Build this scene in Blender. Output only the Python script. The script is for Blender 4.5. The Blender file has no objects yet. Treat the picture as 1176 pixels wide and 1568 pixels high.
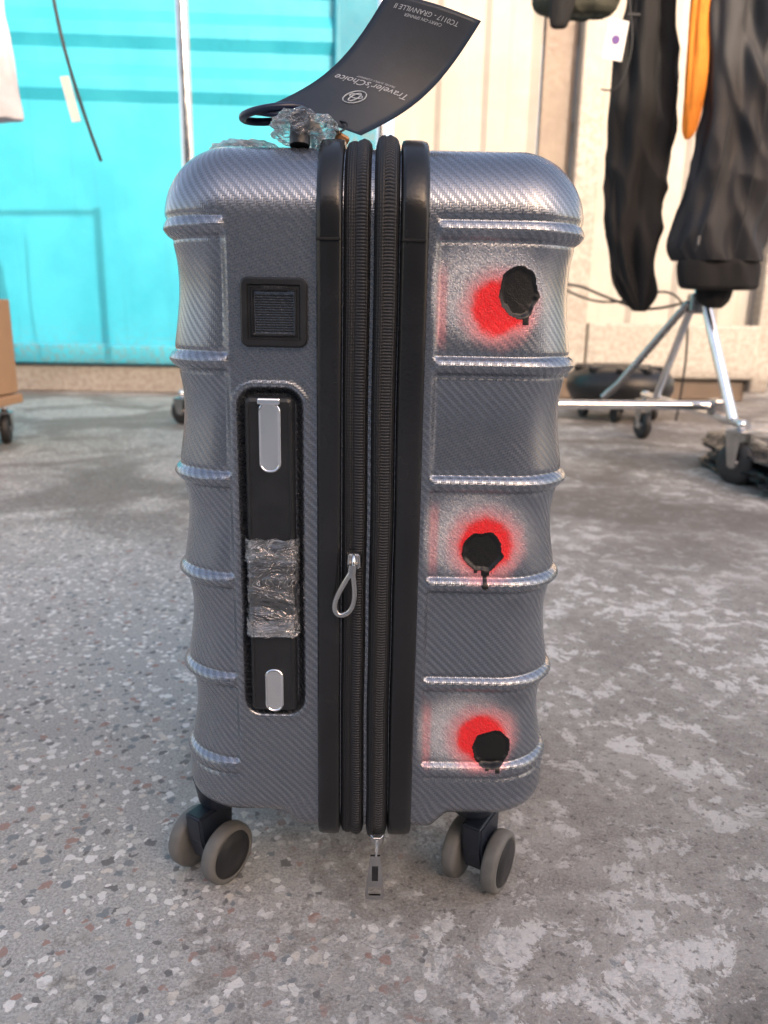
import bpy, bmesh, math, random
import numpy as np
from mathutils import Vector, Matrix, noise as mn
random.seed(4)
sc=bpy.context.scene
D=bpy.data
rad=math.radians
# ------------------------------------------------------------ helpers
class NT:
    def __init__(s,name):
        s.m=D.materials.new(name); s.m.use_nodes=True
        s.t=s.m.node_tree; s.b=s.t.nodes['Principled BSDF']
        s.out=s.t.nodes['Material Output']
    def n(s,ty,**k):
        nd=s.t.nodes.new(ty)
        for a,v in k.items(): setattr(nd,a,v)
        return nd
    def set(s,sock,v):
        if isinstance(v,bpy.types.NodeSocket): s.t.links.new(v,sock)
        elif isinstance(v,(tuple,list)):
            sock.default_value=tuple(v)+(1,) if (len(v)==3 and sock.type=='RGBA') else v
        else: sock.default_value=v
    def ma(s,op,a,b=None,c=None,clamp=False):
        nd=s.n('ShaderNodeMath',operation=op,use_clamp=clamp)
        for i,v in enumerate((a,b,c)):
            if v is not None: s.set(nd.inputs[i],v)
        return nd.outputs[0]
    def noise(s,vec,scale,detail=4,rough=.55,dist=0,col=False):
        nd=s.n('ShaderNodeTexNoise'); s.set(nd.inputs['Vector'],vec)
        nd.inputs['Scale'].default_value=scale; nd.inputs['Detail'].default_value=detail
        nd.inputs['Roughness'].default_value=rough; nd.inputs['Distortion'].default_value=dist
        return nd.outputs['Color' if col else 'Fac']
    def vor(s,vec,scale,feature='F1'):
        nd=s.n('ShaderNodeTexVoronoi',feature=feature); s.set(nd.inputs['Vector'],vec)
        nd.inputs['Scale'].default_value=scale
        return nd
    def mix(s,f,a,b):
        nd=s.n('ShaderNodeMix',data_type='RGBA')
        s.set(nd.inputs[0],f); s.set(nd.inputs[6],a); s.set(nd.inputs[7],b)
        return nd.outputs[2]
    def mr(s,v,a,b,c=0,d=1):
        nd=s.n('ShaderNodeMapRange'); nd.interpolation_type='SMOOTHSTEP'
        s.set(nd.inputs[0],v)
        for i,x in enumerate((a,b,c,d)): nd.inputs[i+1].default_value=x
        return nd.outputs[0]
    def ramp(s,f,stops,const=False):
        nd=s.n('ShaderNodeValToRGB'); cr=nd.color_ramp
        if const: cr.interpolation='CONSTANT'
        while len(cr.elements)<len(stops): cr.elements.new(.5)
        for e,(p,c) in zip(cr.elements,stops): e.position=p; e.color=tuple(c)+(1,)
        s.set(nd.inputs[0],f); return nd.outputs[0]
    def bump(s,h,dist,strength=1,normal=None):
        nd=s.n('ShaderNodeBump'); s.set(nd.inputs['Height'],h)
        nd.inputs['Distance'].default_value=dist; nd.inputs['Strength'].default_value=strength
        if normal is not None: s.set(nd.inputs['Normal'],normal)
        return nd.outputs[0]
    def attr(s,name): return s.n('ShaderNodeAttribute',attribute_name=name).outputs['Fac']
    def obj(s): return s.n('ShaderNodeTexCoord').outputs['Object']
    def P(s,**k):
        nm=dict(col='Base Color',rough='Roughness',metal='Metallic',normal='Normal',spec='Specular IOR Level',coat='Coat Weight',coatr='Coat Roughness',trans='Transmission Weight',alpha='Alpha',sheen='Sheen Weight')
        for a,v in k.items(): s.set(s.b.inputs[nm[a]],v)
        return s.m
def simple(name,col,rough=.5,metal=0,var=.15,scale=30,bump=0,bscale=200,**k):
    t=NT(name); o=t.obj()
    f=t.noise(o,scale,3)
    c2=tuple(max(0,x*(1-var)) for x in col); c3=tuple(min(1,x*(1+var)) for x in col)
    t.P(col=t.mix(t.mr(f,.3,.7),c2,c3),rough=t.ma('ADD',t.ma('MULTIPLY',f,.15),rough-.07),metal=metal,**k)
    if bump: t.P(normal=t.bump(t.noise(o,bscale,2),bump))
    return t.m
def link(o,parent=None):
    sc.collection.objects.link(o)
    if parent: o.parent=parent
    return o
def empty(name,loc=(0,0,0),rz=0):
    e=D.objects.new(name,None); e.location=loc; e.rotation_euler=(0,0,rz); e.empty_display_size=.05
    return link(e)
def mesh(name,vs,fs,mats,parent=None,smooth=True,mi=None,uv=None):
    me=D.meshes.new(name); me.from_pydata([tuple(v) for v in vs],[],fs)
    if not isinstance(mats,(list,tuple)): mats=[mats]
    for m in mats: me.materials.append(m)
    if smooth: me.polygons.foreach_set('use_smooth',[True]*len(me.polygons))
    if mi is not None: me.polygons.foreach_set('material_index',mi)
    if uv is not None:
        l=me.uv_layers.new(name='UVMap')
        idx=np.zeros(len(me.loops),dtype=np.int32); me.loops.foreach_get('vertex_index',idx)
        l.data.foreach_set('uv',np.asarray(uv,dtype=np.float32)[idx].ravel())
    me.update()
    return link(D.objects.new(name,me),parent)
def box(name,c,s,mat,parent=None,bev=.003,rot=None,seg=2):
    bm=bmesh.new(); bmesh.ops.create_cube(bm,size=1)
    for v in bm.verts: v.co=Vector((v.co.x*s[0],v.co.y*s[1],v.co.z*s[2]))
    if bev>0: bmesh.ops.bevel(bm,geom=bm.edges[:],offset=bev,segments=seg,affect='EDGES',profile=.5)
    me=D.meshes.new(name); bm.to_mesh(me); bm.free(); me.materials.append(mat)
    o=D.objects.new(name,me); o.location=c
    if rot: o.rotation_euler=rot
    return link(o,parent)
def tube(name,pts,r,mat,parent=None,cyclic=False,res=4,spline='POLY'):
    cu=D.curves.new(name,'CURVE'); cu.dimensions='3D'; cu.bevel_depth=r; cu.bevel_resolution=res; cu.use_fill_caps=True
    if spline=='POLY':
        sp=cu.splines.new('POLY'); sp.points.add(len(pts)-1)
        for p,q in zip(sp.points,pts): p.co=(*q,1)
    else:
        sp=cu.splines.new('NURBS'); sp.points.add(len(pts)-1)
        for p,q in zip(sp.points,pts): p.co=(*q,1)
        sp.use_endpoint_u=not cyclic; sp.order_u=3; sp.resolution_u=10
    sp.use_cyclic_u=cyclic; sp.use_smooth=True
    cu.materials.append(mat)
    return link(D.objects.new(name,cu),parent)
def lathe(name,prof,mats,center,axis,parent=None,n=48,mi=None):
    ax=Vector(axis).normalized(); q=ax.to_track_quat('Z','Y').to_matrix()
    vs=[];fs=[];mm=[]
    for (a,r) in prof:
        for k in range(n):
            th=2*math.pi*k/n
            vs.append(q@Vector((r*math.cos(th),r*math.sin(th),a))+Vector(center))
    for i in range(len(prof)-1):
        for k in range(n):
            fs.append((i*n+k,i*n+(k+1)%n,(i+1)*n+(k+1)%n,(i+1)*n+k)); mm.append(mi[i] if mi else 0)
    fs.append(tuple(range(n))[::-1]); mm.append(mm[0]); fs.append(tuple((len(prof)-1)*n+k for k in range(n))); mm.append(mm[-2])
    o=mesh(name,vs,fs,mats,parent,True,mm)
    for p in o.data.polygons:
        if len(p.vertices)>4: p.use_smooth=False
    return o
def hull(name,pts,mat,parent=None,bev=.003):
    bm=bmesh.new()
    for p in pts: bm.verts.new(p)
    r=bmesh.ops.convex_hull(bm,input=bm.verts[:])
    bmesh.ops.dissolve_limit(bm,angle_limit=.05,verts=bm.verts[:],edges=bm.edges[:])
    if bev: bmesh.ops.bevel(bm,geom=bm.edges[:],offset=bev,segments=3,affect='EDGES')
    bmesh.ops.recalc_face_normals(bm,faces=bm.faces[:])
    me=D.meshes.new(name); bm.to_mesh(me); bm.free(); me.materials.append(mat)
    return link(D.objects.new(name,me),parent)
def rrect(hx,hz,r,n=8):
    pts=[]
    for cx,cz,a0 in ((hx-r,hz-r,0),(-hx+r,hz-r,90),(-hx+r,-hz+r,180),(hx-r,-hz+r,270)):
        for k in range(n+1):
            a=rad(a0+90*k/n); pts.append((cx+r*math.cos(a),cz+r*math.sin(a)))
    return pts
def plate(name,c,hx,hz,r,layers,mats,parent,mi=None):
    vs=[];fs=[];mm=[]; N=None
    for ins,y in layers:
        p=rrect(hx-ins,hz-ins,max(r-ins,.0005)); N=len(p)
        vs+=[(c[0]+a,c[1]+y,c[2]+b) for a,b in p]
    for i in range(len(layers)-1):
        for k in range(N):
            fs.append((i*N+k,i*N+(k+1)%N,(i+1)*N+(k+1)%N,(i+1)*N+k)); mm.append(mi[i] if mi else 0)
    fs.append(tuple((len(layers)-1)*N+k for k in range(N))); mm.append(mi[-1] if mi else 0)
    return mesh(name,vs,fs,mats,parent,False,mm)
def sst(a,b,x):
    t=np.clip((x-a)/(b-a),0,1); return t*t*(3-2*t)

# ------------------------------------------------------------ materials
m_chrome=simple('chrome',(.85,.85,.86),.13,1,.05)
m_steel=simple('dark_steel',(.36,.35,.35),.25,1,.1)
m_pull=simple('gunmetal',(.50,.49,.48),.2,1,.1)
m_black=simple('black_plastic',(.015,.016,.018),.36,0,.2,60,.0002,900)
m_band=simple('black_gloss_plastic',(.012,.0125,.014),.24,0,.2,25,.00012,500)
m_navy=simple('navy_plastic',(.012,.018,.03),.45,0,.2,60,.0002,900)
m_rubber=simple('grey_rubber',(.14,.138,.13),.6,0,.12,80,.0002,600)
m_rubber_blk=simple('black_rubber',(.02,.02,.021),.55,0,.3,30)
m_gap=simple('dark_gap',(.006,.006,.007),.8,0,.2)

t=NT('zipper_tape'); uv=t.n('ShaderNodeUVMap').outputs[0]
sx=t.n('ShaderNodeSeparateXYZ'); t.set(sx.inputs[0],uv); X,V=sx.outputs[0],sx.outputs[1]
coil=t.ma('ABSOLUTE',t.ma('SINE',t.ma('MULTIPLY',V,math.pi/.0019)))
rib=t.ma('ABSOLUTE',t.ma('SINE',t.ma('MULTIPLY',X,math.pi/.0014)))
def band(c,w): return t.mr(t.ma('ABSOLUTE',t.ma('SUBTRACT',X,c)),w,w+.0004,1,0)
cm=t.ma('MAXIMUM',band(-.0065,.0022),band(.0098,.0026))
h=t.ma('ADD',t.ma('MULTIPLY',coil,cm),t.ma('MULTIPLY',t.ma('MULTIPLY',rib,t.ma('ADD',.5,t.ma('MULTIPLY',coil,.5))),t.ma('MULTIPLY',t.ma('SUBTRACT',1,cm),.6)))
t.P(col=t.mix(h,(.003,.003,.004),(.020,.021,.025)),rough=.55,normal=t.bump(h,.0006))
m_zip=t.m

SP=[(.0905,.4585,.0122,.0160),(.0765,.292,.0138,.0134),(.0900,.1450,.0135,.0136)]
RD=[(.0785,.4495,.0185),(.0780,.2965,.0200),(.0825,.1530,.0195)]
HA=[(.070,.460,.042),(.070,.303,.042),(.069,.159,.042)]  # whitish overspray halos, placed to paint in the panel glare as well
t=NT('carbon_weave_shell'); uv=t.n('ShaderNodeUVMap').outputs[0]
sx=t.n('ShaderNodeSeparateXYZ'); t.set(sx.inputs[0],uv)
p=.00145
U=t.ma('ADD',t.ma('MULTIPLY',sx.outputs[0],1/p),4000.0); V=t.ma('ADD',t.ma('MULTIPLY',sx.outputs[1],1/p),400.0)
m4=t.ma('MODULO',t.ma('ADD',t.ma('FLOOR',U),t.ma('FLOOR',V)),4.0)
sel=t.ma('LESS_THAN',m4,1.5)
hu=t.ma('ABSOLUTE',t.ma('SINE',t.ma('MULTIPLY',U,math.pi))); hv=t.ma('ABSOLUTE',t.ma('SINE',t.ma('MULTIPLY',V,math.pi)))
h=t.ma('ADD',t.ma('MULTIPLY',sel,t.ma('ADD',.6,t.ma('MULTIPLY',hu,.4))),t.ma('MULTIPLY',t.ma('SUBTRACT',1,sel),t.ma('MULTIPLY',hv,.45)))
o=t.obj()
speck=t.mr(t.noise(o,950,2),.42,.58)
black,redd,pink,halo_glare=[t.attr('spray_'+q) for q in ('black','red','pink','halo_glare')]
black=t.mr(black,.35,.65)
halo_glare=t.ma('MULTIPLY',halo_glare,t.ma('ADD',.50,t.ma('MULTIPLY',speck,.5)))
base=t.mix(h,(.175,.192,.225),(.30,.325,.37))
c=t.mix(t.ma('MULTIPLY',halo_glare,.85),base,(.92,.89,.90))  # pale overspray plus glare put into the colour
c=t.mix(pink,c,(.92,.27,.28)); c=t.mix(redd,c,(.98,.020,.024)); c=t.mix(black,c,(.006,.0055,.0055))
pnt=t.ma('MAXIMUM',t.ma('MAXIMUM',redd,black),t.ma('MAXIMUM',t.ma('MULTIPLY',pink,.8),t.ma('MULTIPLY',halo_glare,.45)))
met=t.ma('MULTIPLY',t.ma('SUBTRACT',1,pnt),.86)
rg=t.ma('ADD',t.ma('ADD',.21,t.ma('MULTIPLY',t.ma('SUBTRACT',1,h),.12)),t.ma('MULTIPLY',black,.10))
hh=t.ma('ADD',h,t.ma('MULTIPLY',speck,t.ma('ADD',.06,t.ma('MULTIPLY',halo_glare,1.5))))
hh=t.ma('MULTIPLY',hh,t.ma('SUBTRACT',1,t.ma('MULTIPLY',black,.8)))
t.P(col=c,metal=met,rough=rg,normal=t.bump(hh,.00016),coat=t.ma('MULTIPLY',t.ma('SUBTRACT',1,black),.4),coatr=.13)
m_shell=t.m

def plastic_wrap():
    t=NT('clear_plastic_wrap'); o=t.obj()
    mp=t.n('ShaderNodeMapping'); t.set(mp.inputs[0],o); mp.inputs['Scale'].default_value=(.7,.7,1.6)
    mp.inputs['Rotation'].default_value=(0,.7,0)
    n=t.noise(mp.outputs[0],48,3,.5,1.6)
    w=t.mr(t.ma('ABSOLUTE',t.ma('SUBTRACT',n,.5)),.0,.009,1,0)
    w2=t.mr(t.ma('ABSOLUTE',t.ma('SUBTRACT',n,.60)),.0,.007,1,0)
    lw=t.n('ShaderNodeLayerWeight'); lw.inputs['Blend'].default_value=.30
    g=t.n('ShaderNodeBsdfGlossy'); g.inputs['Roughness'].default_value=.06; g.inputs['Color'].default_value=(1,1,1,1)
    t.set(g.inputs['Normal'],t.bump(n,.012,1))
    tr=t.n('ShaderNodeBsdfTransparent'); df=t.n('ShaderNodeBsdfDiffuse'); df.inputs['Color'].default_value=(.85,.86,.88,1)
    f=t.ma('ADD',.12,t.ma('MULTIPLY',lw.outputs['Fresnel'],.7),clamp=True)
    m1=t.n('ShaderNodeMixShader'); t.set(m1.inputs[0],f); t.t.links.new(tr.outputs[0],m1.inputs[1]); t.t.links.new(g.outputs[0],m1.inputs[2])
    m2=t.n('ShaderNodeMixShader'); t.set(m2.inputs[0],t.ma('ADD',.02,t.ma('MULTIPLY',t.ma('MAXIMUM',w,w2),.5))); t.t.links.new(m1.outputs[0],m2.inputs[1]); t.t.links.new(df.outputs[0],m2.inputs[2])
    t.t.links.new(m2.outputs[0],t.out.inputs['Surface'])
    return t.m
m_wrap=plastic_wrap()

# ------------------------------------------------------------ SUITCASE
case=empty('suitcase')
a_,b_,rc=.135,.185,.045
ZB,ZT,RT,RB=.086,.545,.045,.018
ring=[]
ix=a_-rc
L=b_*2-2*rc
for x in np.linspace(-ix,ix,240)[:-1]: ring.append((x,rc,0,-1,x))
NC=64
for k in range(NC): th=math.pi/2*k/NC; ring.append((ix,rc,math.sin(th),-math.cos(th),ix+rc*th))
s0=ix+rc*math.pi/2
for y in np.linspace(0,L,60,endpoint=False): ring.append((ix,rc+y,1,0,s0+y))
s1=s0+L
for k in range(12): th=math.pi/2*k/12; ring.append((ix,rc+L,math.cos(th),math.sin(th),s1+rc*th))
s2=s1+rc*math.pi/2
for x in np.linspace(ix,-ix,40,endpoint=False): ring.append((x,rc+L,0,1,(s2+(ix-x)) if x>0 else -(s2+(ix+x))))
for k in range(12): th=math.pi/2*k/12; ring.append((-ix,rc+L,-math.sin(th),math.cos(th),-(s1+rc*(math.pi/2-th))))
for y in np.linspace(L,0,60,endpoint=False): ring.append((-ix,rc+y,-1,0,-(s0+y)))
for k in range(NC): th=math.pi/2*k/NC; ring.append((-ix,rc,-math.cos(th),-math.sin(th),-(ix+rc*(math.pi/2-th))))
R=np.array(ring); n=len(R)
zs=[]; ins=[]
for k in range(9): th=math.pi/2*(1-k/9); zs.append(ZB+RB*(1-math.sin(th))); ins.append(RB*(1-math.cos(th)))
for z in np.arange(ZB+RB,ZT-RT-.0002,.0009): zs.append(z); ins.append(0)
for k in range(31): th=math.pi/2*k/30; zs.append(ZT-RT+RT*math.sin(th)); ins.append((RT-.0004)*(1-math.cos(th)))
ZR=[.494,.4134,.3376,.268,.1947,.128]
vs=np.zeros((len(zs),n,3)); uvs=np.zeros((len(zs),n,2))
s=R[:,4]
m_side=np.where(s>0,sst(.0375,.0425,s),sst(.0875,.0925,-s))
amp=.0032+.0022*sst(.08,.14,np.abs(s))
for i,(z,it) in enumerate(zip(zs,ins)):
    d=np.zeros(n)
    dl=min(abs(z-q) for q in ZR)
    bead=.0013*math.exp(-(dl/.0030)**2)-.0013*math.exp(-((dl-.0060)/.0015)**2)
    for k in range(5):
        if ZR[k+1]<z<ZR[k]:
            u=(ZR[k]-z)/(ZR[k]-ZR[k+1]); e=float(sst(.003,.008,np.array(dl)))
            d+=m_side*(-(.0018*e)-amp*(math.sin(math.pi*u**.72)**1.2))
    d+=m_side*bead
    qx=np.abs(R[:,0]+.0635)-(.0200-.011); qz=abs(z-.2845)-(.1130-.011)
    sd=np.hypot(np.maximum(qx,0),max(qz,0))+np.minimum(np.maximum(qx,qz),0)-.011
    fr=(R[:,3]<-.9)
    d-=fr*(.0065*(1-sst(-.0035,.0010,sd)))
    d+=fr*.0010*np.exp(-((sd-.003)/.002)**2)
    rr=rc-it+d
    vs[i,:,0]=R[:,0]+R[:,2]*rr; vs[i,:,1]=R[:,1]+R[:,3]*rr
    low=1-sst(.09,.11,np.array(z))
    vs[i,:,2]=z-.012*low*(1-sst(.046,.062,np.abs(vs[i,:,0])))
    uvs[i,:,0]=s; uvs[i,:,1]=z
fs=[]
for i in range(len(zs)-1):
    for k in range(n):
        k2=(k+1)%n
        fs.append((i*n+k,i*n+k2,(i+1)*n+k2,(i+1)*n+k))
fs.append(tuple(range(n))[::-1]); fs.append(tuple((len(zs)-1)*n+k for k in range(n)))
VV=vs.reshape(-1,3)
at={q:np.zeros(len(VV),dtype=np.float32) for q in ('black','red','pink','halo_glare')}
cand=np.where((VV[:,0]>.036)&(VV[:,0]<.132)&(VV[:,1]<.045))[0]
def s1f(a,b,x):
    t_=min(1,max(0,(x-a)/(b-a))); return t_*t_*(3-2*t_)
for ii in cand:
    x,y,z=VV[ii]; pv=Vector((x*110,0,z*110))
    jx=x+.0018*mn.fractal(pv,.8,2.1,3); jz=z+.0018*mn.fractal(pv+Vector((9,3,1)),.8,2.1,3)
    bl=0;rd=0;pk=0;ha=0;core=0
    for cx,cz,rx,rz in SP:
        e_=math.hypot((jx-cx)/rx,(jz-cz)/rz); bl=max(bl,1-s1f(.96,1.04,e_)); core=max(core,1-s1f(.80,.98,e_))
    for x0,za,zb_,w_ in ((.0785,.288,.2690,.0011),(.0785,.283,.275,.0024),(.0945,.14,.1280,.0013),(.087,.14,.1298,.0010),(.0955,.446,.4395,.0014),(.072,.283,.277,.0009)):
        if zb_<z<za: bl=max(bl,1-s1f(w_,w_+.0008,abs(x-x0)))
    bl=max(bl,1-s1f(.0018,.0028,math.hypot(x-.0785,z-.269)))
    for cx,cz,r_ in RD:
        dd=math.hypot(jx-cx,jz-cz); rd=max(rd,1-s1f(r_*.74,r_*1.04,dd)); pk=max(pk,(1-s1f(r_*.80,r_*1.6,dd))*.85)
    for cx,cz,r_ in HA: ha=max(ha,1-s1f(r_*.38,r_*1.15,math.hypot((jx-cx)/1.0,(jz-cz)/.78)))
    for zc in (.449,.30,.155):
        pk=max(pk,.45*(1-s1f(.001,.0045,abs(x-.0435)))*(1-s1f(.014,.030,abs(z-zc))))
    if z<.137 and x>.062 and mn.noise(Vector((x*420,0,z*420)))>.60: bl=max(bl,.7)
    at['black'][ii]=bl; at['red'][ii]=rd; at['pink'][ii]=pk; at['halo_glare'][ii]=ha
    VV[ii,1]+=.0012*core*(1+.12*mn.noise(Vector((x*160,1,z*160))))-.0005*bl*(1-core)
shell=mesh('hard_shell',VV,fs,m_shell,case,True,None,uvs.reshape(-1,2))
for pi in (-1,-2): shell.data.polygons[len(shell.data.polygons)+pi].use_smooth=False
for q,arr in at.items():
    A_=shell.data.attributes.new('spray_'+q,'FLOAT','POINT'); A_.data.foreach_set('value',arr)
def loop(zb,zt,rb,rt,y0,y1):
    P=[]
    def arc(cy,cz,r,a0,a1,N):
        for k in range(N+1):
            a=rad(a0+(a1-a0)*k/N); P.append((cy,cz,math.cos(a),math.sin(a),r))
    arc(y0+rb,zb+rb,rb,270,180,10)
    for q in np.linspace(zb+rb,zt-rt,60)[1:-1]: P.append((y0+.01,q,-1,0,.01))
    arc(y0+rt,zt-rt,rt,180,90,20)
    arc(y1-rt,zt-rt,rt,90,0,16)
    arc(y1-rb,zb+rb,rb,0,-90,10)
    return P
LP=loop(.076,.545,.012,.045,0,.37)
prof=[(-.0335,-.006,0),(-.0335,.0030,0),(-.0328,.0046,0),(-.0300,.0054,0),(-.0215,.0056,0),(-.0188,.0050,0),(-.0182,.0030,0),(-.0178,-.001,1),
 (-.0172,.0010,1),(-.0160,.0034,1),(-.0135,.0045,1),(-.0112,.0046,1),(-.0104,.0040,1),(-.0096,.0048,1),(-.0065,.0060,1),(-.0035,.0050,1),(-.0018,.003,1),(-.0008,-.002,1),(.0004,-.003,1),
 (.0010,.002,1),(.0022,.0062,1),(.0045,.0080,1),(.0065,.0082,1),(.0072,.0074,1),(.0098,.0086,1),(.0124,.0072,1),(.0134,.0068,1),(.0148,.0052,1),(.0158,.002,1),(.0164,-.001,1),
 (.0168,.003,0),(.0175,.0050,0),(.0200,.0057,0),(.0290,.0055,0),(.0325,.0046,0),(.0335,.003,0),(.0335,-.006,0)]
vs=[];uvl=[];fs=[];mi=[];np_=len(prof); arc=0; prev=None
for li,(cy,cz,ny,nz,r) in enumerate(LP):
    b=(cy+ny*r,cz+nz*r)
    if prev: arc+=math.hypot(b[0]-prev[0],b[1]-prev[1])
    prev=b
    wob=.0007*mn.noise(Vector((arc*14,0,0)))
    for x,o_,_ in prof:
        xx=x+(wob if abs(x)<.0165 else wob*.3)
        vs.append((xx,cy+ny*(r+o_),cz+nz*(r+o_))); uvl.append((x,arc))
NL=len(LP)
for i in range(NL):
    j=(i+1)%NL
    for k in range(np_-1):
        fs.append((i*np_+k,j*np_+k,j*np_+k+1,i*np_+k+1)); mi.append(prof[k][2] if prof[k][2]==prof[k+1][2] else 0)
mesh('zipper_frame',vs,fs,[m_band,m_zip],case,True,mi,uvl)
for x in (-.0262,.0248):
    box('band_joint',(x,-.0048,.487),(.0145,.004,.0016),m_gap,case,.0004)
box('base_plate',(0,.185,.083),(.205,.30,.010),m_black,case,.004)
plate('lock',(-.0595,0,.4440),.0205,.0208,.005,[(0,.004),(0,-.0028),(.0012,-.0042),(.0042,-.0042),(.0050,-.0028),(.0062,-.0028),(.0070,-.0040),(.0076,-.0040),(.0084,.0005)],[m_black,m_gap],case,[0,0,0,0,0,0,0,0,1])
for k in range(15):
    box('lock_slat',(-.0595,-.0002,.4330+k*.00150),(.0235,.0010,.0009),m_black,case,.0002,seg=1)
plate('lock_button',(-.0595,-.0015,.4583),.0085,.0022,.001,[(0,.003),(0,-.0012),(.0006,-.0018)],[m_black],case)
m_print=simple('silver_print',(.42,.46,.50),.5,0,.05)
cu=D.curves.new('lock_text','FONT'); cu.body='TRAVEL'; cu.size=.0036; cu.align_x='CENTER'; cu.materials.append(simple('dark_print',(.07,.07,.075),.5))
ob=link(D.objects.new('lock_text',cu),case); ob.location=(-.0595,-.00345,.4571); ob.rotation_euler=(rad(90),0,0)
hx=-.0635
plate('handle_grip',(hx,.0,.2845),.0155,.1085,.004,[(0,.012),(0,-.0025),(.001,-.0045),(.003,-.0055)],[m_black],case)
m_brush=simple('brushed_plate',(.80,.78,.76),.2,1,.12,12)
plate('chrome_plate_upper',(hx+.0005,-.0055,.3675),.0070,.0225,.0064,[(0,.001),(0,-.0008),(.0005,-.0013),(.0011,-.0015),(.0016,-.0011)],[m_chrome,m_brush],case,[0,0,0,0,1])
box('chrome_cap_upper',(hx+.0005,-.007,.3905),(.0145,.0035,.004),m_chrome,case,.001)
plate('chrome_plate_lower',(hx+.0005,-.0055,.1925),.0063,.0158,.0058,[(0,.001),(0,-.0008),(.0005,-.0013),(.0011,-.0015),(.0016,-.0011)],[m_chrome,m_brush],case,[0,0,0,0,1])
for x in (-.0132,.0132): box('handle_ridge',(hx+x,-.0055,.2845),(.0014,.0016,.208),m_black,case,.0005)
def crumple(nm,cx,cz,hw,hh,y0,amp,parent,nx=60,nz=110,seed=0.,yb=.006):
    vs=[];fs=[]
    for j in range(nz+1):
        for i in range(nx+1):
            u=i/nx*2-1; v=j/nz*2-1
            x=cx+hw*math.sin(u*1.45)/math.sin(1.45)*(1.05); y=y0+ (yb*(abs(u)**5)*2.2)
            r1=1-abs(mn.noise(Vector((x*55+v*hh*40+seed,v*hh*70,seed))))*3
            r2=1-abs(mn.noise(Vector((x*40-v*hh*60+seed,v*hh*120,seed+5))))*3
            f=.7*r1+.5*r2
            edge=.0018*math.exp(-((1-abs(v))/.07)**2)
            xx=x+.0010*mn.noise(Vector((v*9,seed,u*2)))
            vs.append((xx,y-amp*(.6+f)-edge,cz+hh*v+.0016*mn.noise(Vector((u*4,v*3,seed+9)))))
    for j in range(nz):
        for i in range(nx): k=j*(nx+1)+i; fs.append((k,k+1,k+nx+2,k+nx+1))
    return mesh(nm,vs,fs,m_wrap,parent,True)
crumple('handle_wrap',hx+.0003,.2675,.0166,.0340,-.0068,.0010,case,yb=.004)
crumple('handle_wrap_roll',hx+.0003,.2905,.0170,.0045,-.0085,.0012,case,50,20,5.,yb=.004)
crumple('handle_wrap_roll',hx+.0003,.2395,.0170,.0055,-.0085,.0012,case,50,20,9.,yb=.004)
crumple('handle_wrap_roll',hx+.0003,.2385,.0164,.0035,-.0100,.0010,case,50,20,19.,yb=.004)
crumple('handle_wrap_roll',hx+.0003,.2985,.0170,.0030,-.0080,.0010,case,50,16,13.,yb=.004)
def spinner(cn,cf,mount):
    cn=Vector(cn); cf=Vector(cf); ax=(cn-cf).normalized()
    for c,sg in ((cn,1),(cf,-1)):
        A=ax*sg
        pr=[(-.0062,.014),(-.0062,.0215),(-.0052,.0235),(-.003,.0245),(.003,.0245),(.0052,.0235),(.0062,.0215),(.0064,.0196),(.0056,.0192),(.0058,.0188),(.0068,.0182),(.0066,.0160),(.0072,.0155),(.0074,.004)]
        lathe('wheel',pr,[m_rubber,m_black],c,A,case,48,[0,0,0,0,0,0,0,0,1,1,1,1,1])
    mid=(cn+cf)/2
    lathe('axle',[(-.02,.0045),(.02,.0045)],[m_steel],mid,ax,case,16)
    perp=Vector((ax.y,-ax.x,0)); pts=[]
    for sa in (-.0085,.0085):
        for pp,z in ((-.012,-.006),(.010,-.008),(.016,.012),(.019,.036),(-.019,.036),(-.018,.012)):
            q=mid+ax*sa+perp*pp; pts.append((q.x,q.y,mid.z+z))
    hull('fork',pts,m_navy,case,.002)
    mx=mid.x*.93
    lathe('swivel_housing',[(-.012,.014),(-.008,.018),(.004,.020),(.012,.022)],[m_navy],(mx,mid.y+.006,.074),(0,0,1),case,32)
spinner((-.110,.040,.0255),(-.141,.060,.0255),None)
spinner((.106,.036,.0255),(.077,.053,.0255),None)
spinner((-.096,.310,.0255),(-.128,.330,.0255),None)
spinner((.118,.315,.0255),(.090,.335,.0255),None)
hull('zip_slider',[(-.0140+dx,-.0055-dy,.282+dz) for dx,dy,dz in ((0,0,0),(.010,0,0),(-.001,0,.012),(.011,0,.012),(.001,.005,.001),(.009,.005,.001),(.0015,.005,.011),(.0085,.005,.011))],m_pull,case,.0008)
tube('zip_slider_loop',[(-.009,-.009,.292),(-.009,-.0135,.290),(-.009,-.014,.284),(-.009,-.010,.281)],.0014,m_chrome,case)
lp=[]
for k in range(28):
    th=2*math.pi*k/28; w=.0085*(.62-.38*math.cos(th)); lp.append((math.sin(th)*w,-math.cos(th)*-.0155))
tube('zip_pull_ring',[(-.0135+x+z*.22,-.0130-.0015*math.sin(z*90),.2665+z) for x,z in lp],.0020,m_pull,case,True)
tube('zip_pull_neck',[(-.0095,-.0130,.2865),(-.0105,-.0138,.2785)],.0032,m_pull,case)
hull('zip_slider',[(.0045+dx,-.0085-dy,.074+dz) for dx,dy,dz in ((0,0,0),(.010,0,0),(-.001,0,.008),(.011,0,.008),(.002,.004,.001),(.008,.004,.001),(.002,.004,.007),(.008,.004,.007))],m_pull,case,.0008)
tube('zip_slider_loop',[(.0095,-.013,.080),(.0095,-.0155,.076),(.0090,-.0155,.069),(.0095,-.012,.0665)],.0011,m_chrome,case)
outer=[(-.0035,.0),(.0035,0),(.0046,-.010),(.0072,-.033),(.0062,-.0365),(-.0062,-.0365),(-.0072,-.033),(-.0046,-.010)]
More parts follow.
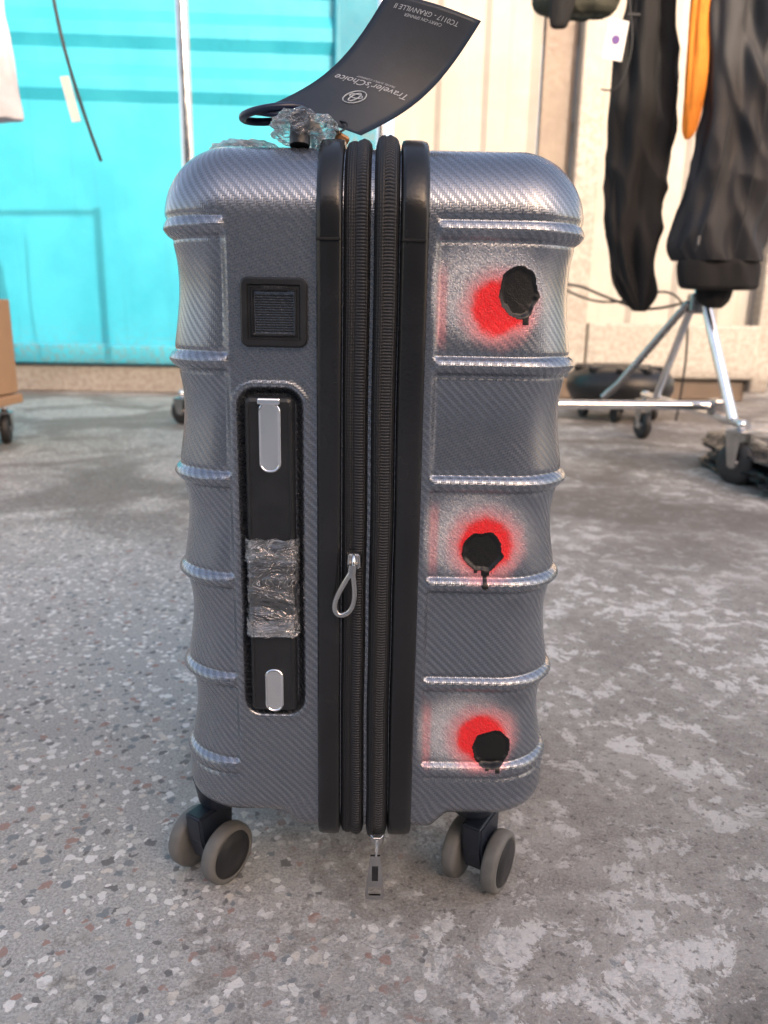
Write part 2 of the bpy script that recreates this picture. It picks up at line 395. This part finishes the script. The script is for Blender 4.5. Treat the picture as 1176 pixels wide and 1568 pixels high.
inner=[(-.0018,-.0265),(.0018,-.0265),(.0045,-.0265),(.0050,-.0322),(.0042,-.0332),(-.0042,-.0332),(-.0050,-.0322),(-.0045,-.0265)]
vs=[];fs=[]
for y in (-.0158,-.0140):
    for x,z in outer: vs.append((.0085+x,y,.0685+z))
    for x,z in inner: vs.append((.0085+x,y,.0685+z))
for k in range(8):
    k2=(k+1)%8
    fs+= [(k,k2,8+k2,8+k),(16+k,24+k,24+k2,16+k2),(k,16+k,16+k2,k2),(8+k,8+k2,24+k2,24+k)]
mesh('zip_pull_tab',vs,fs,m_pull,case,False)
box('pull_emboss',(.0085,-.0160,.054),(.0046,.0008,.012),m_black,case,.0003)
m_loop=simple('navy_strap',(.01,.016,.045),.3,0,.2)
tube('carry_handle',[(-.047,.035,.545),(-.047,.038,.560),(-.047,.055,.567),(-.047,.12,.573),(-.047,.20,.573),(-.047,.27,.568),(-.047,.285,.545)],.0065,m_black,case,spline='NURBS')
def blob_wrap(nm,c,s,seed):
    bm=bmesh.new(); bmesh.ops.create_icosphere(bm,subdivisions=5,radius=1)
    for v in bm.verts:
        q=v.co*1.5+Vector((seed,0,0)); f=1+.25*(1-3*abs(mn.noise(q)))+.12*(1-3*abs(mn.noise(q*1.8)))
        v.co=Vector((v.co.x*s[0]*f,v.co.y*s[1]*f,v.co.z*s[2]*f))+Vector(c)
    me=D.meshes.new(nm); bm.to_mesh(me); bm.free(); me.materials.append(m_wrap)
    for p_ in me.polygons: p_.use_smooth=True
    link(D.objects.new(nm,me),case)
blob_wrap('carry_handle_wrap',(-.046,.052,.558),(.018,.026,.0080),1.)
blob_wrap('telescoping_handle_wrap',(-.097,.10,.551),(.016,.02,.007),7.)
blob_wrap('telescoping_handle_wrap',(-.083,.09,.550),(.014,.02,.006),11.)
box('telescoping_handle',(-.094,.185,.549),(.020,.13,.012),m_black,case,.004)
tube('strap_loop',[(-.068+.023*math.cos(a),.085+.018*math.sin(a),.574+.003*math.cos(a)) for a in np.linspace(0,2*math.pi,24,endpoint=False)],.0026,m_loop,case,True)
lathe('strap_pad',[(-.0022,.002),(-.0012,.022),(.0012,.022),(.0022,.002)],[m_loop],(-.066,.088,.5745),(0.05,-.22,1),case,40)

# ------------------------------------------------------------ hang tag
tag=empty('hang_tag')
t=NT('navy_card'); o=t.obj()
t.P(col=t.mix(t.noise(o,120,3),(.013,.021,.034),(.021,.032,.048)),rough=.5,normal=t.bump(t.noise(o,900,2),.00008)); m_card=t.m
A=Vector((-.0730,.070,.5750)); B=Vector((-.0100,.070,.5590)); Ld=Vector((.072,.020,.070)).normalized(); LEN=.112
Wd=(B-A); nrm=Wd.cross(Ld).normalized()
if nrm.y>0: nrm=-nrm
def tp(s_,w,off=0):
    q=A+Wd*w+Ld*(s_*LEN)
    q+=nrm*(-.010*math.sin(math.pi*min(1,s_*.95)))+Vector((.005,0,-.005))*math.sin(math.pi*min(1,s_))
    q+=nrm*(.003*math.sin(math.pi*w))
    return q+nrm*off
vs=[];fs=[]; NS=40;NW=12
for L_,off in ((0,0),(1,-.0006)):
    for i in range(NS+1):
        for j in range(NW+1): vs.append(tp(i/NS,j/NW,off))
M=(NS+1)*(NW+1)
for L_ in (0,1):
    for i in range(NS):
        for j in range(NW):
            k=L_*M+i*(NW+1)+j; fs.append((k,k+1,k+NW+2,k+NW+1))
def ek(i,j): return i*(NW+1)+j
for i in range(NS):
    for j in (0,NW): fs.append((ek(i,j),ek(i+1,j),M+ek(i+1,j),M+ek(i,j)))
for j in range(NW):
    for i in (0,NS): fs.append((ek(i,j),ek(i,j+1),M+ek(i,j+1),M+ek(i,j)))
mesh('card',vs,fs,m_card,tag)
def ttext(body,size,s_c,w_c):
    cu=D.curves.new('t','FONT'); cu.body=body; cu.size=size; cu.align_x='CENTER'; cu.resolution_u=3
    ob=D.objects.new('t',cu); sc.collection.objects.link(ob); bpy.context.view_layer.update()
    dg=bpy.context.evaluated_depsgraph_get(); me=D.meshes.new_from_object(ob.evaluated_get(dg))
    sc.collection.objects.unlink(ob)
    for v in me.vertices:
        w=w_c-v.co.x/Wd.length; s_=s_c-v.co.y/LEN
        v.co=tp(s_,w,.0003)
    me.materials.clear(); me.materials.append(m_print)
    link(D.objects.new('tag_print',me),tag)
ttext("Traveler'sChoice",.0074,.44,.50)
ttext("TRAVEL SUPPLY COMPANY",.0022,.465,.50)
ttext("TC0117 - GRANVILLE II",.0044,.95,.48)
ttext("CARRY-ON SPINNER",.0028,.91,.48)
def tring(sc_,wc,rs,rw,wd=.0009,nm='tag_print'):
    pts=[tp(sc_+rs*math.sin(a)/LEN,wc+rw*math.cos(a)/Wd.length,.0004) for a in np.linspace(0,2*math.pi,28,endpoint=False)]
    tube(nm,pts,wd*.5,m_print,tag,True,2)
tring(.29,.50,.0070,.0058); tring(.29,.50,.0048,.0021); tring(.30,.50,.0021,.0040)
tube('tag_string',[tp(.06,.58,.001),(-.028,.058,.566),(-.026,.052,.556),(-.020,.060,.560),(-.018,.066,.566),tuple(tp(.06,.66,-.002))],.0007,m_black,tag,spline='NURBS')
m_foil=simple('bronze_snap',(.25,.13,.06),.35,.6,.3,200)
box('tag_snap',(-.022,.060,.5545),(.009,.005,.006),m_foil,tag,.0015,(0,.5,0))

# ------------------------------------------------------------ GROUND
t=NT('worn_concrete'); o=t.obj(); so=t.n('ShaderNodeSeparateXYZ'); t.set(so.inputs[0],o)
gx,gy=so.outputs[0],so.outputs[1]
dv=t.n('ShaderNodeVectorMath',operation='ADD'); t.set(dv.inputs[0],o)
sc1=t.n('ShaderNodeVectorMath',operation='SCALE'); t.set(sc1.inputs[0],t.noise(o,110,2,col=True)); sc1.inputs['Scale'].default_value=.011
t.set(dv.inputs[1],sc1.outputs[0]); wv=dv.outputs[0]
def pebbles(scale,kp):
    v=t.vor(wv,scale)
    sc3=t.n('ShaderNodeSeparateColor'); t.set(sc3.inputs[0],v.outputs['Color'])
    keep=t.ma('GREATER_THAN',sc3.outputs[1],kp)
    rad_=t.ma('ADD',.22,t.ma('MULTIPLY',sc3.outputs[2],.34))
    pm=t.ma('MULTIPLY',t.mr(t.ma('SUBTRACT',rad_,v.outputs['Distance']),0,.06),keep)
    col=t.ramp(sc3.outputs[0],[(0,(.80,.78,.74)),(.2,(.48,.46,.43)),(.36,(.84,.82,.79)),(.50,(.20,.195,.19)),(.61,(.40,.27,.23)),(.70,(.62,.60,.56)),(.80,(.25,.27,.28)),(.90,(.70,.65,.58))],True)
    return pm,col
p1,c1=pebbles(74,.42); p2,c2=pebbles(150,.25)
fine=t.noise(o,420,3,.7); gr=t.noise(o,60,5,.65); big=t.noise(o,1.6,4,.6); mid=t.noise(o,7,5,.65)
cem=t.mix(t.mr(fine,.3,.7),(.31,.30,.285),(.60,.585,.56))
agg=t.mix(p2,cem,c2); agg=t.mix(p1,agg,c1)
tan=t.mix(t.mr(t.ma('ADD',t.ma('MULTIPLY',mid,.6),t.ma('MULTIPLY',gr,.4)),.35,.65),(.225,.205,.182),(.44,.415,.38))
tan=t.mix(t.mr(fine,.35,.75),tan,t.mix(.5,tan,(.62,.60,.57)))
fl=t.ma('ADD',t.ma('MULTIPLY',t.noise(o,26,6,.74,.4),.75),t.ma('MULTIPLY',mid,.25))
flm=t.mr(fl,.525,.555)
tan=t.mix(t.ma('MULTIPLY',flm,t.mr(big,.35,.6,.45,.95)),tan,t.mix(fine,(.64,.625,.60),(.90,.88,.85)))
drk=t.mr(t.noise(o,150,3,.6),.58,.66)
tan=t.mix(t.ma('MULTIPLY',drk,.65),tan,(.10,.095,.09))
msk=t.ma('ADD',t.ma('ADD',t.ma('MULTIPLY',gx,-1.5),t.ma('MULTIPLY',t.ma('SUBTRACT',mid,.5),1.6)),t.ma('MULTIPLY',t.ma('SUBTRACT',gr,.5),1.3))
msk=t.mr(msk,-.18,.24)
col=t.mix(msk,tan,agg)
col=t.mix(t.mr(big,.50,.72,0,.4),col,(.17,.158,.142))
dx_=t.ma('SUBTRACT',gx,.32); dy_=t.ma('ADD',gy,.20)
dd_=t.ma('SQRT',t.ma('ADD',t.ma('MULTIPLY',dx_,dx_),t.ma('MULTIPLY',dy_,dy_)))
damp=t.ma('MULTIPLY',t.mr(t.ma('ADD',dd_,t.ma('MULTIPLY',t.ma('SUBTRACT',mid,.5),.35)),.05,.20,1,0),t.mr(gr,.38,.6,.1,.75))
col=t.mix(damp,col,(.085,.08,.075))
far=t.mr(gy,.55,1.3)
col=t.mix(t.ma('MULTIPLY',far,t.mr(t.noise(o,2.4,4,.6,.6),.42,.58,.15,.75)),col,(.15,.13,.112))
cl=t.mr(t.ma('ABSOLUTE',t.ma('SUBTRACT',t.noise(o,2.1,4,.6,.3),.5)),.0,.0016,1,0)
col=t.mix(t.ma('MULTIPLY',cl,t.mr(big,.45,.6,0,.5)),col,(.08,.07,.06))
hn=t.noise(o,170,5,.75)
t.P(col=col,rough=t.mr(fine,.2,.8,.60,.85),normal=t.bump(hn,.004,.9),spec=.35)
mesh('ground',[(-150,-60,0),(150,-60,0),(150,240,0),(-150,240,0)],[(0,1,2,3)],t.m,None,False)

# ------------------------------------------------------------ CONTAINERS
def paint(name,c1,c2,rough=.45):
    t=NT(name); o=t.obj(); n=t.noise(o,3,4,.6); g=t.noise(o,40,3,.7)
    mp=t.n('ShaderNodeMapping'); t.set(mp.inputs[0],o); mp.inputs['Scale'].default_value=(14,14,.8)
    st=t.noise(mp.outputs[0],1.4,3,.6)
    c=t.mix(t.mr(n,.35,.65),c1,c2)
    c=t.mix(t.mr(st,.55,.75,0,.25),c,tuple(x*.6 for x in c1))
    so=t.n('ShaderNodeSeparateXYZ'); t.set(so.inputs[0],o)
    dirt=t.ma('MULTIPLY',t.mr(so.outputs[2],.0,.45,1,0),t.mr(g,.4,.62))
    c=t.mix(t.ma('MULTIPLY',dirt,.45),c,(.20,.16,.12))
    t.P(col=c,rough=t.mr(g,.2,.8,rough-.1,rough+.15),normal=t.bump(n,.01,.5))
    return t.m
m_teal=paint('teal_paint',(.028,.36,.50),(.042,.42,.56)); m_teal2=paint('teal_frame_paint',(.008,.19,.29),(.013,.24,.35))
m_cream=paint('cream_paint',(.37,.345,.305),(.43,.40,.36),.5); m_cream2=paint('tan_paint',(.20,.155,.125),(.24,.19,.15),.5)
yaw=rad(2.5); CY=3.80
def sheet(nm,x0,x1,prof,mat,parent):
    vs=[];fs=[]
    for z,y in prof: vs+=[(x0,y,z),(x1,y,z)]
    for i in range(len(prof)-1): fs.append((2*i,2*i+1,2*i+3,2*i+2))
    return mesh(nm,vs,fs,mat,parent,False)
teal=empty('shipping_container',(0,CY,0),yaw)
pf=[(.255,0),(1.40,0)]
for z in (1.44,1.68,1.92,2.16): pf+=[(z,0),(z+.05,-.03),(z+.11,-.03),(z+.17,0)]
pf+=[(2.45,0)]
sheet('end_panel',-3.1,-.27,pf,m_teal,teal)
box('lower_rail',(-1.68,-.01,.205),(2.84,.10,.10),m_teal,teal,.008)
box('corner_post',(-.145,.0,1.30),(.245,.12,2.30),m_teal2,teal,.01)
box('corner_post_trim',(-.265,-.035,1.33),(.03,.06,2.1),m_teal2,teal,.01)
box('upper_rail',(-1.55,0,2.52),(3.1,.12,.14),m_teal,teal,.01)
box('side_wall_left',(-3.12,1.3,1.35),(.04,2.6,2.4),m_teal,teal,.003)
box('roof',(-1.56,1.35,2.60),(3.15,2.7,.03),m_teal,teal,.003)
box('sill_beam',(-1.56,.03,.072),(3.1,.10,.142),m_cream,teal,.01)
box('back_floor',(-1.56,1.4,.15),(3.0,2.5,.1),m_cream2,teal,.01)
cream=empty('shipping_container.001',(0,CY,0),yaw)
vs=[];fs=[]; xs=[]
x=.02
pat=[(0,0),(.09,0),(.12,.016),(.21,.016),(.24,0)]
while x<.74:
    for dx,dy in pat[:-1]: xs.append((x+dx,dy))
    x+=.24
xs=[q for q in xs if q[0]<.76]+[(.76,0)]
for q in xs: vs+=[(q[0],q[1],.18),(q[0],q[1],2.45)]
for i in range(len(xs)-1): fs.append((2*i,2*i+2,2*i+3,2*i+1))
mesh('corrugated_panel',vs,fs,m_cream,cream,False)
box('recess_post',(.855,.02,1.3),(.17,.05,2.3),m_cream2,cream,.006)
box('door_post',(1.01,-.03,1.3),(.13,.12,2.3),m_cream,cream,.012)
xs=[(1.08,0)];x=1.1
while x<1.88:
    for dx,dy in pat[:-1]: xs.append((x+dx,dy))
    x+=.24
xs.append((2.04,0)); vs=[];fs=[]
for q in xs: vs+=[(q[0],q[1],.40),(q[0],q[1],2.45)]
for i in range(len(xs)-1): fs.append((2*i,2*i+2,2*i+3,2*i+1))
mesh('corrugated_panel',vs,fs,m_cream,cream,False)
box('bottom_beam',(1.56,-.03,.27),(.95,.10,.29),m_cream,cream,.012)
box('bottom_beam_left',(.42,-.03,.16),(.86,.10,.16),m_cream,cream,.012)
box('base_rail',(1.02,.03,.06),(2.0,.10,.115),m_cream2,cream,.01)
box('end_post',(2.07,0,1.3),(.10,.14,2.5),m_cream,cream,.012)
box('side_wall_right',(2.08,1.4,1.35),(.04,2.5,2.4),m_cream,cream,.003)
box('roof',(1.04,1.35,2.60),(2.15,2.7,.03),m_cream,cream,.003)
m_stucco=simple('stucco',(.55,.50,.43),.8,0,.1,4,.004,60)
fb=empty('stucco_building')
box('walls',(9.5,17,2.4),(10,6,4.8),m_stucco,fb,.02)
box('parapet',(9.5,17,4.9),(10.2,6.2,.25),m_cream2,fb,.02)
m_glass=simple('dark_glass',(.03,.035,.04),.1,0,.2)
for x in (6,8.5,11): box('window',(x,13.99,2.3),(1.2,.06,1.2),m_glass,fb,.01)
wb=empty('sun_block_building')  # added unseen building behind the camera, keeps sun off case and near ground
m_white=simple('sun_block_wall_paint',(.20,.185,.17),.7,0,.06,2,.004,60)
HB=4.75
box('walls',(5,-10,HB/2),(26,6,HB-.1),m_white,wb,.02)
box('sun_block_roof_edge',(5,-10,HB-.03),(26.3,6.1,.12),m_cream2,wb,.01)
m_door=simple('sun_block_door',(.22,.23,.24),.5,0,.1,3)  # doors only dress the added sun blocker
for x in (-3,3.5,10): 
    box('sun_block_door',(x,-6.98,1.5),(3.2,.06,3),m_door,wb,.01)
    for k in range(11): box('sun_block_door_slat',(x,-6.94,.15+k*.27),(3.1,.03,.05),m_door,wb,.005)

# ------------------------------------------------------------ CASTER
def caster(x,y,parent,R_=.05,top=.15,ang=0):
    a=Vector((math.cos(ang),math.sin(ang),0)); f=Vector((-a.y,a.x,0))
    lathe('caster_wheel',[(-.015,.012),(-.015,R_*.6),(-.013,R_*.9),(-.008,R_),(.008,R_),(.013,R_*.9),(.015,R_*.6),(.017,.012)],[m_rubber_blk],(x,y,R_),a,parent,32)
    lathe('caster_hub',[(-.019,.006),(-.019,.016),(.019,.016),(.019,.006)],[m_steel],(x,y,R_),a,parent,20)
    for sg in (-1,1):
        c=Vector((x,y,0))+a*.021*sg
        pts=[]
        for q,z in ((-.012,R_-.008),(.012,R_-.008),(.030,top-.02),(-.020,top-.02)):
            for th in (-.0012,.0012): w=c+f*q+a*th; pts.append((w.x,w.y,z))
        hull('caster_plate',pts,m_pull,parent,0)
    box('caster_yoke',(x,y,top-.018),(.05,.05,.006),m_pull,parent,.001,(0,0,ang))
    lathe('caster_stem',[(-.015,.011),(.015,.011)],[m_chrome],(x,y,top),(0,0,1),parent,20)
# ------------------------------------------------------------ garment rack right
rk=empty('garment_rack')
tube('base_bar',[(-.01,1.78,.188),(.98,1.83,.195)],.0135,m_chrome,rk)
tube('end_foot',[(1.0,1.62,.165),(.985,2.45,.165)],.013,m_chrome,rk)
tube('upright',[(.93,1.88,.50),(.93,1.88,1.68)],.016,m_chrome,rk)
tube('leg',[(.94,1.87,.51),(.995,1.70,.17)],.015,m_chrome,rk)
tube('leg',[(.92,1.89,.50),(.98,2.30,.17)],.013,m_chrome,rk)
tube('brace',[(.90,1.88,.49),(.76,2.02,.24),(.72,2.05,.19)],.012,m_steel,rk)
box('joint_collar',(.93,1.88,.49),(.06,.05,.06),m_steel,rk,.01)
tube('rail',[(-.03,1.86,1.68),(1.6,1.88,1.68)],.014,m_chrome,rk)
tube('upright_far',[(-.02,1.84,.15),(-.02,1.86,1.68)],.013,m_chrome,rk)
box('bar_cap',(1.0,1.83,.19),(.04,.05,.05),m_steel,rk,.008)
caster(.985,1.62,rk,.058,.165,.5); caster(.985,2.43,rk,.05,.165,.2)
caster(-.01,1.76,rk,.05,.165,.3); caster(-.01,2.3,rk,.05,.165,.3)

def fabric(name,col,rough=.8,sc_=500):
    t=NT(name); o=t.obj()
    t.P(col=t.mix(t.noise(o,25,3),tuple(x*.7 for x in col),tuple(x*1.25 for x in col)),rough=rough,normal=t.bump(t.noise(o,sc_,2),.0006),sheen=.02)
    return t.m
m_fb=fabric('black_fabric',(.006,.006,.007)); m_fc=fabric('charcoal_fabric',(.013,.014,.018),.6)
m_or=fabric('orange_fabric',(.75,.24,.02)); m_wh=fabric('white_fabric',(.70,.70,.74)); m_ol=fabric('olive_fabric',(.05,.05,.035)); m_bl=fabric('blue_fabric',(.03,.07,.30))
def cloth(nm,rings,y,mat,parent,depth=.55,fold=.012,seed=0.,n=100,steps=20):
    pts=[];R_=rings
    for i in range(len(R_)-1):
        for k in range(steps):
            u=k/steps
            p0=R_[max(i-1,0)];p1=R_[i];p2=R_[i+1];p3=R_[min(i+2,len(R_)-1)]
            pts.append(tuple(.5*((2*p1[j])+(-p0[j]+p2[j])*u+(2*p0[j]-5*p1[j]+4*p2[j]-p3[j])*u*u+(-p0[j]+3*p1[j]-3*p2[j]+p3[j])*u**3) for j in range(3)))
    pts.append(R_[-1]); vs=[];fs=[]
    for i,(cx,z,rx) in enumerate(pts):
        for k in range(n):
            th=2*math.pi*k/n; c_,s_=math.cos(th),math.sin(th)
            f=fold*(mn.noise(Vector((c_*1.8+seed,s_*1.8,z*2.2)))*1.3+.5*mn.noise(Vector((c_*3.4+seed+z*4,s_*3.4-z*3,z*5+seed)))
               +.7*(.25-abs(mn.noise(Vector((c_*1.6+seed+z*5,s_*1.6,z*6))))*1.6))
            r=max(rx,.003); f*=min(1,r/.05)
            vs.append((cx+(r+f)*c_,y+(r*depth+f)*s_,z))
    for i in range(len(pts)-1):
        for k in range(n): fs.append((i*n+k,i*n+(k+1)%n,(i+1)*n+(k+1)%n,(i+1)*n+k))
    fs.append(tuple(range(n))); fs.append(tuple((len(pts)-1)*n+k for k in range(n))[::-1])
    return mesh(nm,vs,fs,mat,parent)
def hook(x,y,parent,z=1.66):
    tube('hanger_hook',[(x,y,1.60),(x,y,z),(x+.004,y,z+.03),(x+.02,y,z+.04),(x+.03,y,z+.02)],.002,m_steel,parent)
jk=empty('black_jacket')
cloth('sleeve',[(.70,1.62,.03),(.695,1.50,.055),(.696,1.245,.062),(.706,.93,.094),(.697,.762,.086),(.709,.60,.070),(.728,.52,.052),(.742,.470,.022),(.744,.463,.010)],1.84,m_fb,jk,.55,.022,1.)
hook(.70,1.86,jk)
tr=empty('charcoal_jacket')
cloth('body',[(.95,1.63,.04),(.94,1.5,.10),(.93,1.245,.105),(.945,.93,.112),(.937,.78,.118),(.908,.65,.120),(.915,.60,.112)],1.74,m_fc,tr,.5,.024,5.)
cloth('cuff',[(.915,.603,.104),(.918,.59,.114),(.922,.55,.112),(.925,.528,.104),(.925,.524,.07)],1.74,m_fb,tr,.5,.006,8.,72,6)
cloth('inner_sleeve',[(.93,.56,.05),(.925,.50,.045),(.93,.475,.02)],1.76,m_fb,tr,.5,.012,9.,40,6)
tube('zipper',[(.872,1.665,.95),(.868,1.665,.85),(.845,1.665,.72),(.825,1.671,.62)],.0022,m_black,tr,spline='NURBS')
tube('seam',[(.958,1.672,1.30),(.965,1.668,.95),(.950,1.668,.78),(.93,1.668,.62)],.0016,m_black,tr,spline='NURBS')
box('zipper_pull',(.828,1.666,.645),(.006,.004,.022),m_steel,tr,.001)
hook(.95,1.86,tr)
cloth('sleeve_back',[(1.12,1.6,.03),(1.12,1.4,.07),(1.13,.95,.075),(1.13,.75,.05)],1.86,m_fb,tr,.6,.02,12.)
og=empty('orange_vest')
cloth('panel',[(.80,1.6,.02),(.795,1.4,.03),(.797,1.2,.031),(.800,1.0,.026),(.797,.93,.018),(.793,.905,.006)],1.735,m_or,og,.5,.008,3.)
ol=empty('olive_jacket')
cloth('body',[(.50,1.64,.03),(.50,1.52,.12),(.505,1.32,.125),(.50,1.255,.115),(.51,1.235,.09),(.52,1.228,.06)],1.86,m_ol,ol,.5,.015,6.)
cloth('cuff',[(.47,1.39,.035),(.455,1.26,.032),(.447,1.19,.022),(.446,1.18,.008)],1.80,m_fb,ol,.6,.006,7.,40,6)
hook(.50,1.86,ol)
pt=empty('price_tag')
m_paper=simple('white_paper',(.75,.73,.70),.6,0,.04); m_pur=simple('purple_ink',(.10,.04,.22),.6)
box('paper',(.573,1.70,1.125),(.052,.0012,.092),m_paper,pt,.0005,(0,.12,0.1))
lathe('dot',[(-.0012,.011),(.0012,.0105)],[m_pur],(.573,1.6985,1.125),(0,-1,0),pt,24)
tube('string',[(.60,1.72,1.24),(.612,1.70,1.16),(.617,1.70,1.10),(.60,1.70,1.03),(.575,1.70,1.005),(.545,1.70,1.012)],.0022,m_rubber_blk,pt,spline='NURBS')
tube('fastener',[(.60,1.71,1.185),(.632,1.71,1.185)],.004,m_rubber_blk,pt)
cb=empty('power_cable')
tube('cable',[(.40,2.9,.55),(.75,2.9,.60),(.95,2.9,.52),(1.15,2.9,.46),(1.35,2.8,.55)],.006,m_rubber_blk,cb,spline='NURBS')
tube('cable',[(.55,2.9,.66),(.80,2.9,.52),(1.0,2.9,.50),(1.2,2.85,.58),(1.3,2.85,.40),(1.25,2.8,.02)],.005,m_rubber_blk,cb,spline='NURBS')
ub=empty('umbrella_base')
lathe('weight_disc',[(0,.17),(.015,.205),(.07,.235),(.12,.230),(.15,.205),(.165,.17),(.167,.13),(.178,.11),(.182,.04)],[m_black],(1.06,3.02,.065),(0,0,1),ub,64)
for k in range(10):
    a=2*math.pi*k/10; box('rib',(1.06+.165*math.cos(a),3.02+.165*math.sin(a),.228),(.09,.028,.02),m_black,ub,.006,(0,0,a))
for k in range(4):
    a=2*math.pi*k/4-1.9; lathe('caster_wheel',[(-.012,.03),(-.010,.033),(.010,.033),(.012,.03)],[m_rubber_blk],(1.06+.15*math.cos(a),3.02+.15*math.sin(a),.033),(1,.3,0),ub,24)
m_bag=NT('black_bag_plastic'); o=m_bag.obj()
m_bag.P(col=(.014,.015,.018),rough=.22,normal=m_bag.bump(m_bag.noise(o,14,4,.6,1.5),.03)); m_bag=m_bag.m
def lump(nm,c,s,mat,seed,parent,fr=.10,freq=1.2):
    bm=bmesh.new(); bmesh.ops.create_cube(bm,size=2); bmesh.ops.subdivide_edges(bm,edges=bm.edges[:],cuts=30,use_grid_fill=True)
    for v in bm.verts:
        q=v.co; l=(abs(q.x)**5+abs(q.y)**5+abs(q.z)**5)**.2; q=q/l
        f=1+fr*(1-3*abs(mn.noise(q*freq*1.6+Vector((seed,0,0)))))+fr*.5*mn.noise(q*freq*4)
        w=Vector((q.x*s[0]*f,q.y*s[1]*f,q.z*s[2]*f))+Vector(c); w.z=max(w.z,.002); v.co=w
    me=D.meshes.new(nm); bm.to_mesh(me); bm.free(); me.materials.append(mat)
    for p_ in me.polygons: p_.use_smooth=True
    return link(D.objects.new(nm,me),parent)
bg=empty('garment_bag')
lump('bag_body',(1.28,1.66,.05),(.27,.32,.055),m_bag,2.,bg)
lump('bag_fold',(1.26,1.72,.118),(.20,.20,.024),m_wrap,6.,bg)

# ------------------------------------------------------------ left rack
rl=empty('garment_rack.001')
tube('upright',[(-.577,1.92,.15),(-.577,1.92,1.72)],.0185,m_chrome,rl)
tube('end_foot',[(-.40,1.29,.12),(-.76,2.58,.12)],.014,m_chrome,rl)
tube('leg',[(-.50,1.60,.12),(-.577,1.92,.42)],.011,m_chrome,rl); tube('leg',[(-.66,2.22,.12),(-.577,1.92,.42)],.011,m_chrome,rl)
caster(-.80,2.58,rl,.050,.12,1.2); caster(-.415,1.30,rl,.045,.12,.8)
tube('rail',[(-.577,1.92,1.70),(-2.2,1.75,1.70)],.014,m_chrome,rl)
tube('upright_far',[(-2.2,1.75,.12),(-2.2,1.75,1.70)],.0165,m_chrome,rl)
tube('end_foot_far',[(-2.15,1.3,.12),(-2.25,2.3,.12)],.014,m_chrome,rl)
caster(-2.15,1.3,rl,.045,.12,.3); caster(-2.25,2.3,rl,.045,.12,.3)
ws=empty('white_shirt')
cloth('body',[(-1.13,1.64,.03),(-1.13,1.52,.14),(-1.135,1.2,.168),(-1.122,.935,.170),(-1.122,.925,.15)],1.70,m_wh,ws,.35,.012,2.)
hook(-1.13,1.78,ws)
bs=empty('blue_shirt')
cloth('body',[(-1.15,1.66,.03),(-1.15,1.52,.17),(-1.155,1.25,.190),(-1.155,1.23,.16)],1.62,m_bl,bs,.2,.012,4.); hook(-1.15,1.78,bs)
co=empty('hanging_cord')
tube('cord',[(-.845,1.70,1.66),(-.855,1.70,1.35),(-.835,1.68,1.15),(-.79,1.68,.95),(-.745,1.68,.815)],.0045,m_rubber_blk,co,spline='NURBS')
box('cord_label',(-.805,1.66,.955),(.022,.002,.105),m_paper,co,.0005,(0,-.2,.3))
t=NT('cardboard'); o=t.obj()
t.P(col=t.mix(t.noise(o,12,4),(.34,.20,.11),(.45,.28,.16)),rough=.85,normal=t.bump(t.noise(o,90,2),.0008)); m_cb=t.m
cbx=empty('cardboard_box')
bxx=-1.475
box('carton',(bxx,1.96,.315),(.50,.30,.30),m_cb,cbx,.004)
box('flap',(bxx,1.77,.475),(.49,.12,.004),m_cb,cbx,.001,(.5,0,0))
m_tape=simple('packing_tape',(.30,.20,.11),.25)
box('tape',(bxx,1.808,.315),(.05,.002,.28),m_tape,cbx,.0005)
dl=empty('platform_dolly')
box('deck',(bxx,1.96,.145),(.52,.32,.03),m_cb,dl,.005)
for dx in (-.2,.22):
    for y in (1.86,2.06): caster(bxx+dx,y,dl,.050,.12,.3)

# ------------------------------------------------------------ light
el=rad(21); az=rad(27)
sd=D.lights.new('sun','SUN'); sd.energy=4.0; sd.angle=rad(.53); sd.color=(1,.86,.70)
so_=link(D.objects.new('sun',sd)); dvec=Vector((-math.sin(az)*math.cos(el),math.cos(az)*math.cos(el),-math.sin(el)))
so_.rotation_euler=dvec.to_track_quat('-Z','Y').to_euler(); so_.location=(6,-12,8)
w=D.worlds.new('World'); sc.world=w; w.use_nodes=True
nt=w.node_tree; sk=nt.nodes.new('ShaderNodeTexSky'); sk.sky_type='NISHITA'; sk.sun_disc=False
sk.sun_elevation=el; sk.sun_rotation=math.pi-az; sk.air_density=1.0; sk.dust_density=4.0; sk.ozone_density=1.0
vm=nt.nodes.new('ShaderNodeVectorMath'); vm.operation='MULTIPLY'; vm.inputs[1].default_value=(3.75,3.15,2.78)
nt.links.new(sk.outputs[0],vm.inputs[0]); nt.links.new(vm.outputs[0],nt.nodes['Background'].inputs[0]); nt.nodes['Background'].inputs[1].default_value=.15
# ------------------------------------------------------------ camera
cd=D.cameras.new('camera'); cam=link(D.objects.new('camera',cd)); sc.camera=cam
cd.sensor_fit='VERTICAL'; cd.sensor_height=36; cd.sensor_width=27; cd.lens=36*1178/1568
cd.clip_start=.02; cd.clip_end=600
cam.location=(.010,-.487,.445)
q=Matrix.Rotation(rad(90-14.5),4,'X')@Matrix.Rotation(rad(1.1),4,'Z')
cam.rotation_euler=q.to_euler()
cd.dof.use_dof=True; cd.dof.focus_distance=.50; cd.dof.aperture_fstop=9
sc.view_settings.view_transform='Standard'; sc.view_settings.look='None'; sc.view_settings.exposure=0
